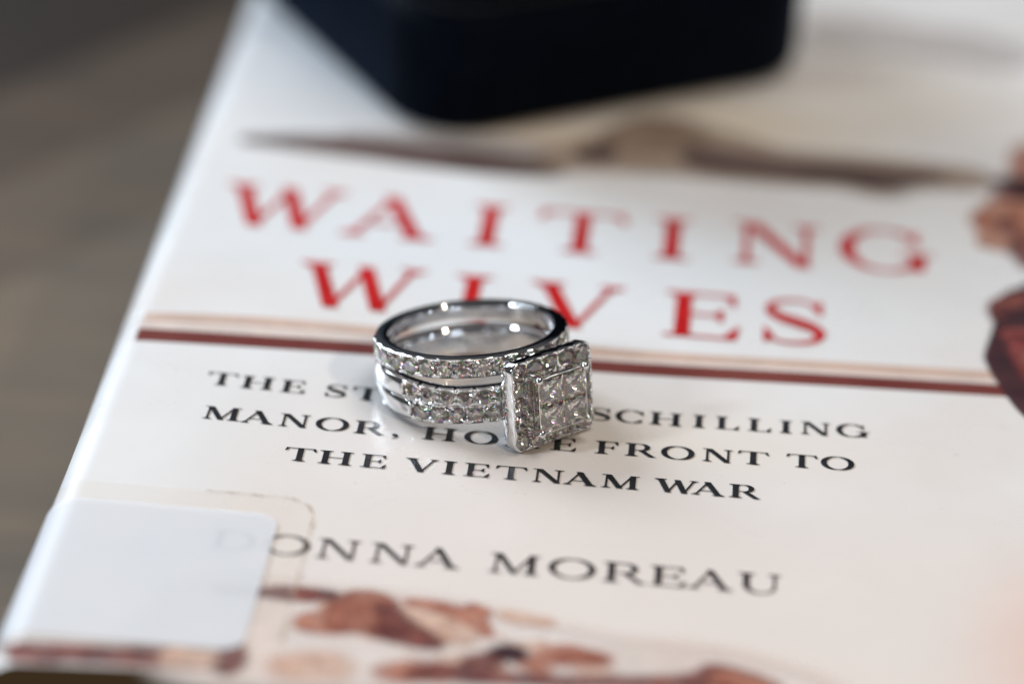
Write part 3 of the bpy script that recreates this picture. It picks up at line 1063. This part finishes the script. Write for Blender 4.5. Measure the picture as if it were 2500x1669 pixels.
def e_top(th):
    return EZT + .62 * sst(abs(th), 45, 112) - .10 * sst(abs(th), 120, 165)


def e_bot(th):
    return -6.95 + 1.25 * sst(abs(th), 70, 165)


def prof_e(th):
    zt, zb = e_top(th), e_bot(th)
    zm = (zt + zb) / 2
    g = 1 - sst(abs(th), 86, 125)
    up_ = channel(th, zt, zm + .02 * g, U_LIM, 0.0, 1)
    lo = channel(th, zm - .02 * g, zb, L_LIM, PITCH / 2, -1)
    if g < 1:
        # behind the set rows the two rails melt into one rounded shank
        H = zt - zb

        def melt(p):
            r_, z = p
            u = (z - zm) / (H / 2)
            rr = R_OUT + .12 - .38 * abs(u) ** 2.6
            return (r_ * g + rr * (1 - g), z)
        f = 1 - sst(abs(th), 84, 120)
        g_ = g
        up_ = [melt(p) for p in up_]
        lo = [melt(p) for p in lo]
    mid = [(R_OUT - .16 - .5 * g, zm)] if g > 0 else [(R_OUT + .12, zm)]
    return [(R_IN + .12, zb + .06), (R_IN, zb + .28), (R_IN - .04, zb + .9), (R_IN - .06, zm), (R_IN - .04, zt - .9), (R_IN, zt - .28), (R_IN + .12, zt - .06), (R_IN + .26, zt),
            (9.30, zt), (9.74, zt)] + up_ + mid + lo + [(9.74, zb), (9.30, zb), (R_IN + .24, zb)]


sweep("shank", prof_e, er)
for row, (lim, ph) in enumerate(((U_LIM, 0.0), (L_LIM, .5))):
    nR = int(lim / PITCH)
    for i in range(-nR - 1, nR + 1 + (0 if row else 0)):
        th = (i + ph) * PITCH
        if abs(th) > lim - 3 or abs(th) < 17:
            continue
        zt, zb = e_top(th), e_bot(th)
        q = (zt - zb) / 4
        zc = zt - q if row == 0 else zb + q
        c, s = math.cos(R(th)), math.sin(R(th))
        put("diamond", BRILL[(i + row) % 4], er, ((R_GIR - .05) * c, (R_GIR - .05) * s, zc + (.05 if row == 0 else -.05)), (c + random.uniform(-.04, .04), s + random.uniform(-.04, .04), (.26 if row == 0 else -.26) + random.uniform(-.04, .04)), min(1.88, 2 * q - .16), random.random() * 3)
        for sd in (-1, 1):
            th2 = th + sd * (PITCH / 2 - .9)
            c2, s2 = math.cos(R(th2)), math.sin(R(th2))
            for z in (zc + q - .36, zc - q + .36):
                put("bead", BEAD, er, ((R_OUT - .10) * c2, (R_OUT - .10) * s2, z), (c2, s2, 0), (0.15, 0.19, 0.17))

# --- square head
HZ, HA, HB, HR = -4.76, 5.42, 4.72, 1.0        # middle height, half width, half height, corner radius


def square_loop(ins, x, n=10, wav=None, m=14):
    """rounded rectangle in the y-z plane inset by ins, at depth x"""
    a_, b_ = HA - ins, HB - ins
    r_ = max(HR - ins, .12)
    pts = []
    corners = ((a_ - r_, b_ - r_, 0), (-a_ + r_, b_ - r_, 90), (-a_ + r_, -b_ + r_, 180), (a_ - r_, -b_ + r_, 270))
    for ci, (cx, cz, a0) in enumerate(corners):
        for k in range(n + 1):
            al = R(a0 + 90 * k / n)
            pts.append((x, cx + r_ * math.cos(al), HZ + cz + r_ * math.sin(al)))
        nx = corners[(ci + 1) % 4]
        p0 = (cx + r_ * math.cos(R(a0 + 90)), cz + r_ * math.sin(R(a0 + 90)))
        p1 = (nx[0] + r_ * math.cos(R(nx[2])), nx[1] + r_ * math.sin(R(nx[2])))
        for k in range(1, 40):
            t = k / 40
            pts.append((x, p0[0] + (p1[0] - p0[0]) * t, HZ + p0[1] + (p1[1] - p0[1]) * t))
    return pts


GY = [(-1 + 2 * i / 4) * (HA - 1.12) for i in range(5)]
GZ = [(-1 + 2 * i / 4) * (HB - 1.08) for i in range(5)]


def scal(p):
    """0 beside a halo stone, 1 between two stones"""
    y, z = p[1], p[2] - HZ
    if abs(abs(y) - HA) < abs(abs(z) - HB):
        d = min(abs(z - g) for g in GZ) / ((HB - 1.08) / 4)
    else:
        d = min(abs(y - g) for g in GY) / ((HA - 1.12) / 4)
    return min(1.0, d) ** 1.5


loops = []
spec = [(1.5, 9.55, 0), (.55, 10.05, 0), (.30, 10.45, 1), (.10, 10.9, 0), (.03, 11.4, 5), (0, 12.10, 5), (.03, 12.25, 2), (.08, 12.30, 2), (.14, 12.26, 3), (.40, 11.55, 4), (.9, 11.2, 0)]
for ins, x, kind in spec:
    lp = square_loop(ins, x)
    out = []
    for p in lp:
        s = scal(p)
        x2, y2, z2 = p
        dy, dz = -y2 / HA, -(z2 - HZ) / HB
        if kind == 1:
            x2 += .32 * (1 - s)
        if kind == 2:
            x2 += -.05 + .05 * s
        if kind in (2, 5):
            amt = .07 * s
            if abs(abs(y2) - HA) < abs(abs(z2 - HZ) - HB):
                y2 -= math.copysign(amt, y2)
            else:
                z2 -= math.copysign(amt, z2 - HZ)
        if kind in (3, 4):
            # metal comes in between the stones
            amt = .34 * s if kind == 3 else .30 * s
            if abs(abs(y2) - HA) < abs(abs(z2 - HZ) - HB):
                y2 -= math.copysign(amt, y2)
            else:
                z2 -= math.copysign(amt, z2 - HZ)
        out.append((x2, y2, z2))
    loops.append(out)
M = len(loops[0])
V = [p for l in loops for p in l]
Fc = []
for i in range(len(loops) - 1):
    for k in range(M):
        Fc.append((i * M + k, (i + 1) * M + k, (i + 1) * M + (k + 1) % M, i * M + (k + 1) % M))
Fc.append(tuple(range(M)))
Fc.append(tuple((len(loops) - 1) * M + k for k in range(M - 1, -1, -1)))
halo = mesh_obj("halo_setting", V, Fc, gold, er, 40)
bm = bmesh.new()
bm.from_mesh(halo.data)
bmesh.ops.recalc_face_normals(bm, faces=bm.faces[:])
bm.to_mesh(halo.data)
bm.free()

for iy, y in enumerate(GY):
    for iz, z in enumerate(GZ):
        if 0 < iy < 4 and 0 < iz < 4:
            continue
        put("diamond", BRILL[(iy * 3 + iz) % 4], halo, (12.02, y, HZ + z),
            (1, random.uniform(-.07, .07), random.uniform(-.07, .07)), 2.06, random.random() * 3)
# beads between the halo stones
for i in range(4):
    ym, zm_ = (GY[i] + GY[i + 1]) / 2, (GZ[i] + GZ[i + 1]) / 2
    for sg in (-1, 1):
        for off in (.82, -.82):
            put("bead", BEAD, halo, (12.22, ym, HZ + sg * (GZ[4] + off)), (1, 0, 0), .20)
            put("bead", BEAD, halo, (12.22, sg * (GY[4] + off), HZ + zm_), (1, 0, 0), .20)

# raised centre: a square basket with four princess stones and four corner prongs
CA, CB, CX = 3.22, 2.92, 13.72
bm = bmesh.new()


def box_between(bm, x0, x1, y0, y1, z0, z1):
    r_ = bmesh.ops.create_cube(bm, size=1)
    for v in r_["verts"]:
        v.co = Vector((x0 + (v.co.x + .5) * (x1 - x0), y0 + (v.co.y + .5) * (y1 - y0), z0 + (v.co.z + .5) * (z1 - z0))) * K


w = .10
for xa, xb, sh in ((CX - .42, CX + .03, 0.0), (12.25, 12.5, .38)):
    a_, b_ = CA - sh, CB - sh
    box_between(bm, xa, xb, -a_, -a_ + w, HZ - b_, HZ + b_)
    box_between(bm, xa, xb, a_ - w, a_, HZ - b_, HZ + b_)
    box_between(bm, xa, xb, -a_ + w, a_ - w, HZ + b_ - w, HZ + b_)
    box_between(bm, xa, xb, -a_ + w, a_ - w, HZ - b_, HZ - b_ + w)
bmesh.ops.bevel(bm, geom=bm.edges[:], offset=.02 * K, segments=1, affect='EDGES')
basket = from_bm("basket", bm, gold, er, 40)
sy_, sz_ = (CA - w - .02), (CB - w - .02)
for a_ in (-1, 1):
    for b_ in (-1, 1):
        put("princess_diamond", PRINC, basket, (CX + .03, a_ * sy_ / 2, HZ + b_ * sz_ / 2), (1, random.uniform(-.03, .03), random.uniform(-.03, .03)),
            (sy_ * .995, sz_ * .995, 2.5), 0)
# prongs: a tapering post with a domed tip
bm = bmesh.new()
ringsV = []
for x, r_ in ((0, .30), (1.9, .30), (2.40, .34), (2.60, .40), (2.77, .41), (2.93, .36), (3.03, .24), (3.07, .10)):
    ringsV.append([bm.verts.new((x * K, r_ * math.cos(R(30 * k)) * K, r_ * math.sin(R(30 * k)) * K)) for k in range(12)])
for A_, B_ in zip(ringsV[:-1], ringsV[1:]):
    for k in range(12):
        bm.faces.new((A_[k], A_[(k + 1) % 12], B_[(k + 1) % 12], B_[k]))
bm.faces.new(ringsV[-1])
bm.faces.new(ringsV[0][::-1])
bmesh.ops.recalc_face_normals(bm, faces=bm.faces[:])
p0 = from_bm("prong", bm, gold, er, 60)
for i, (a_, b_) in enumerate(((-1, -1), (-1, 1), (1, 1), (1, -1))):
    o = p0 if i == 0 else p0.copy()
    if i:
        scene.collection.objects.link(o)
    o.location = Vector((11.1, a_ * (CA - .12), HZ + b_ * (CB - .12))) * K

# gallery bridge that joins the head to the shank
bm = bmesh.new()
box_between(bm, 8.75, 10.2, -3.6, 3.6, HZ - 1.75, HZ + 1.75)
bmesh.ops.bevel(bm, geom=bm.edges[:], offset=.25 * K, segments=3, affect='EDGES')
from_bm("gallery", bm, gold, er, 40)

# set the rings down on the cover
bpy.context.view_layer.update()
low = 1e9
for o in list(er.children_recursive) + list(wb_.children_recursive):
    mw = o.matrix_world
    for v in o.data.vertices:
        z = (mw @ v.co).z
        if z < low:
            low = z
for o in (er, wb_):
    o.location.z += 0.05 * K - low
print("lowest", low / K)
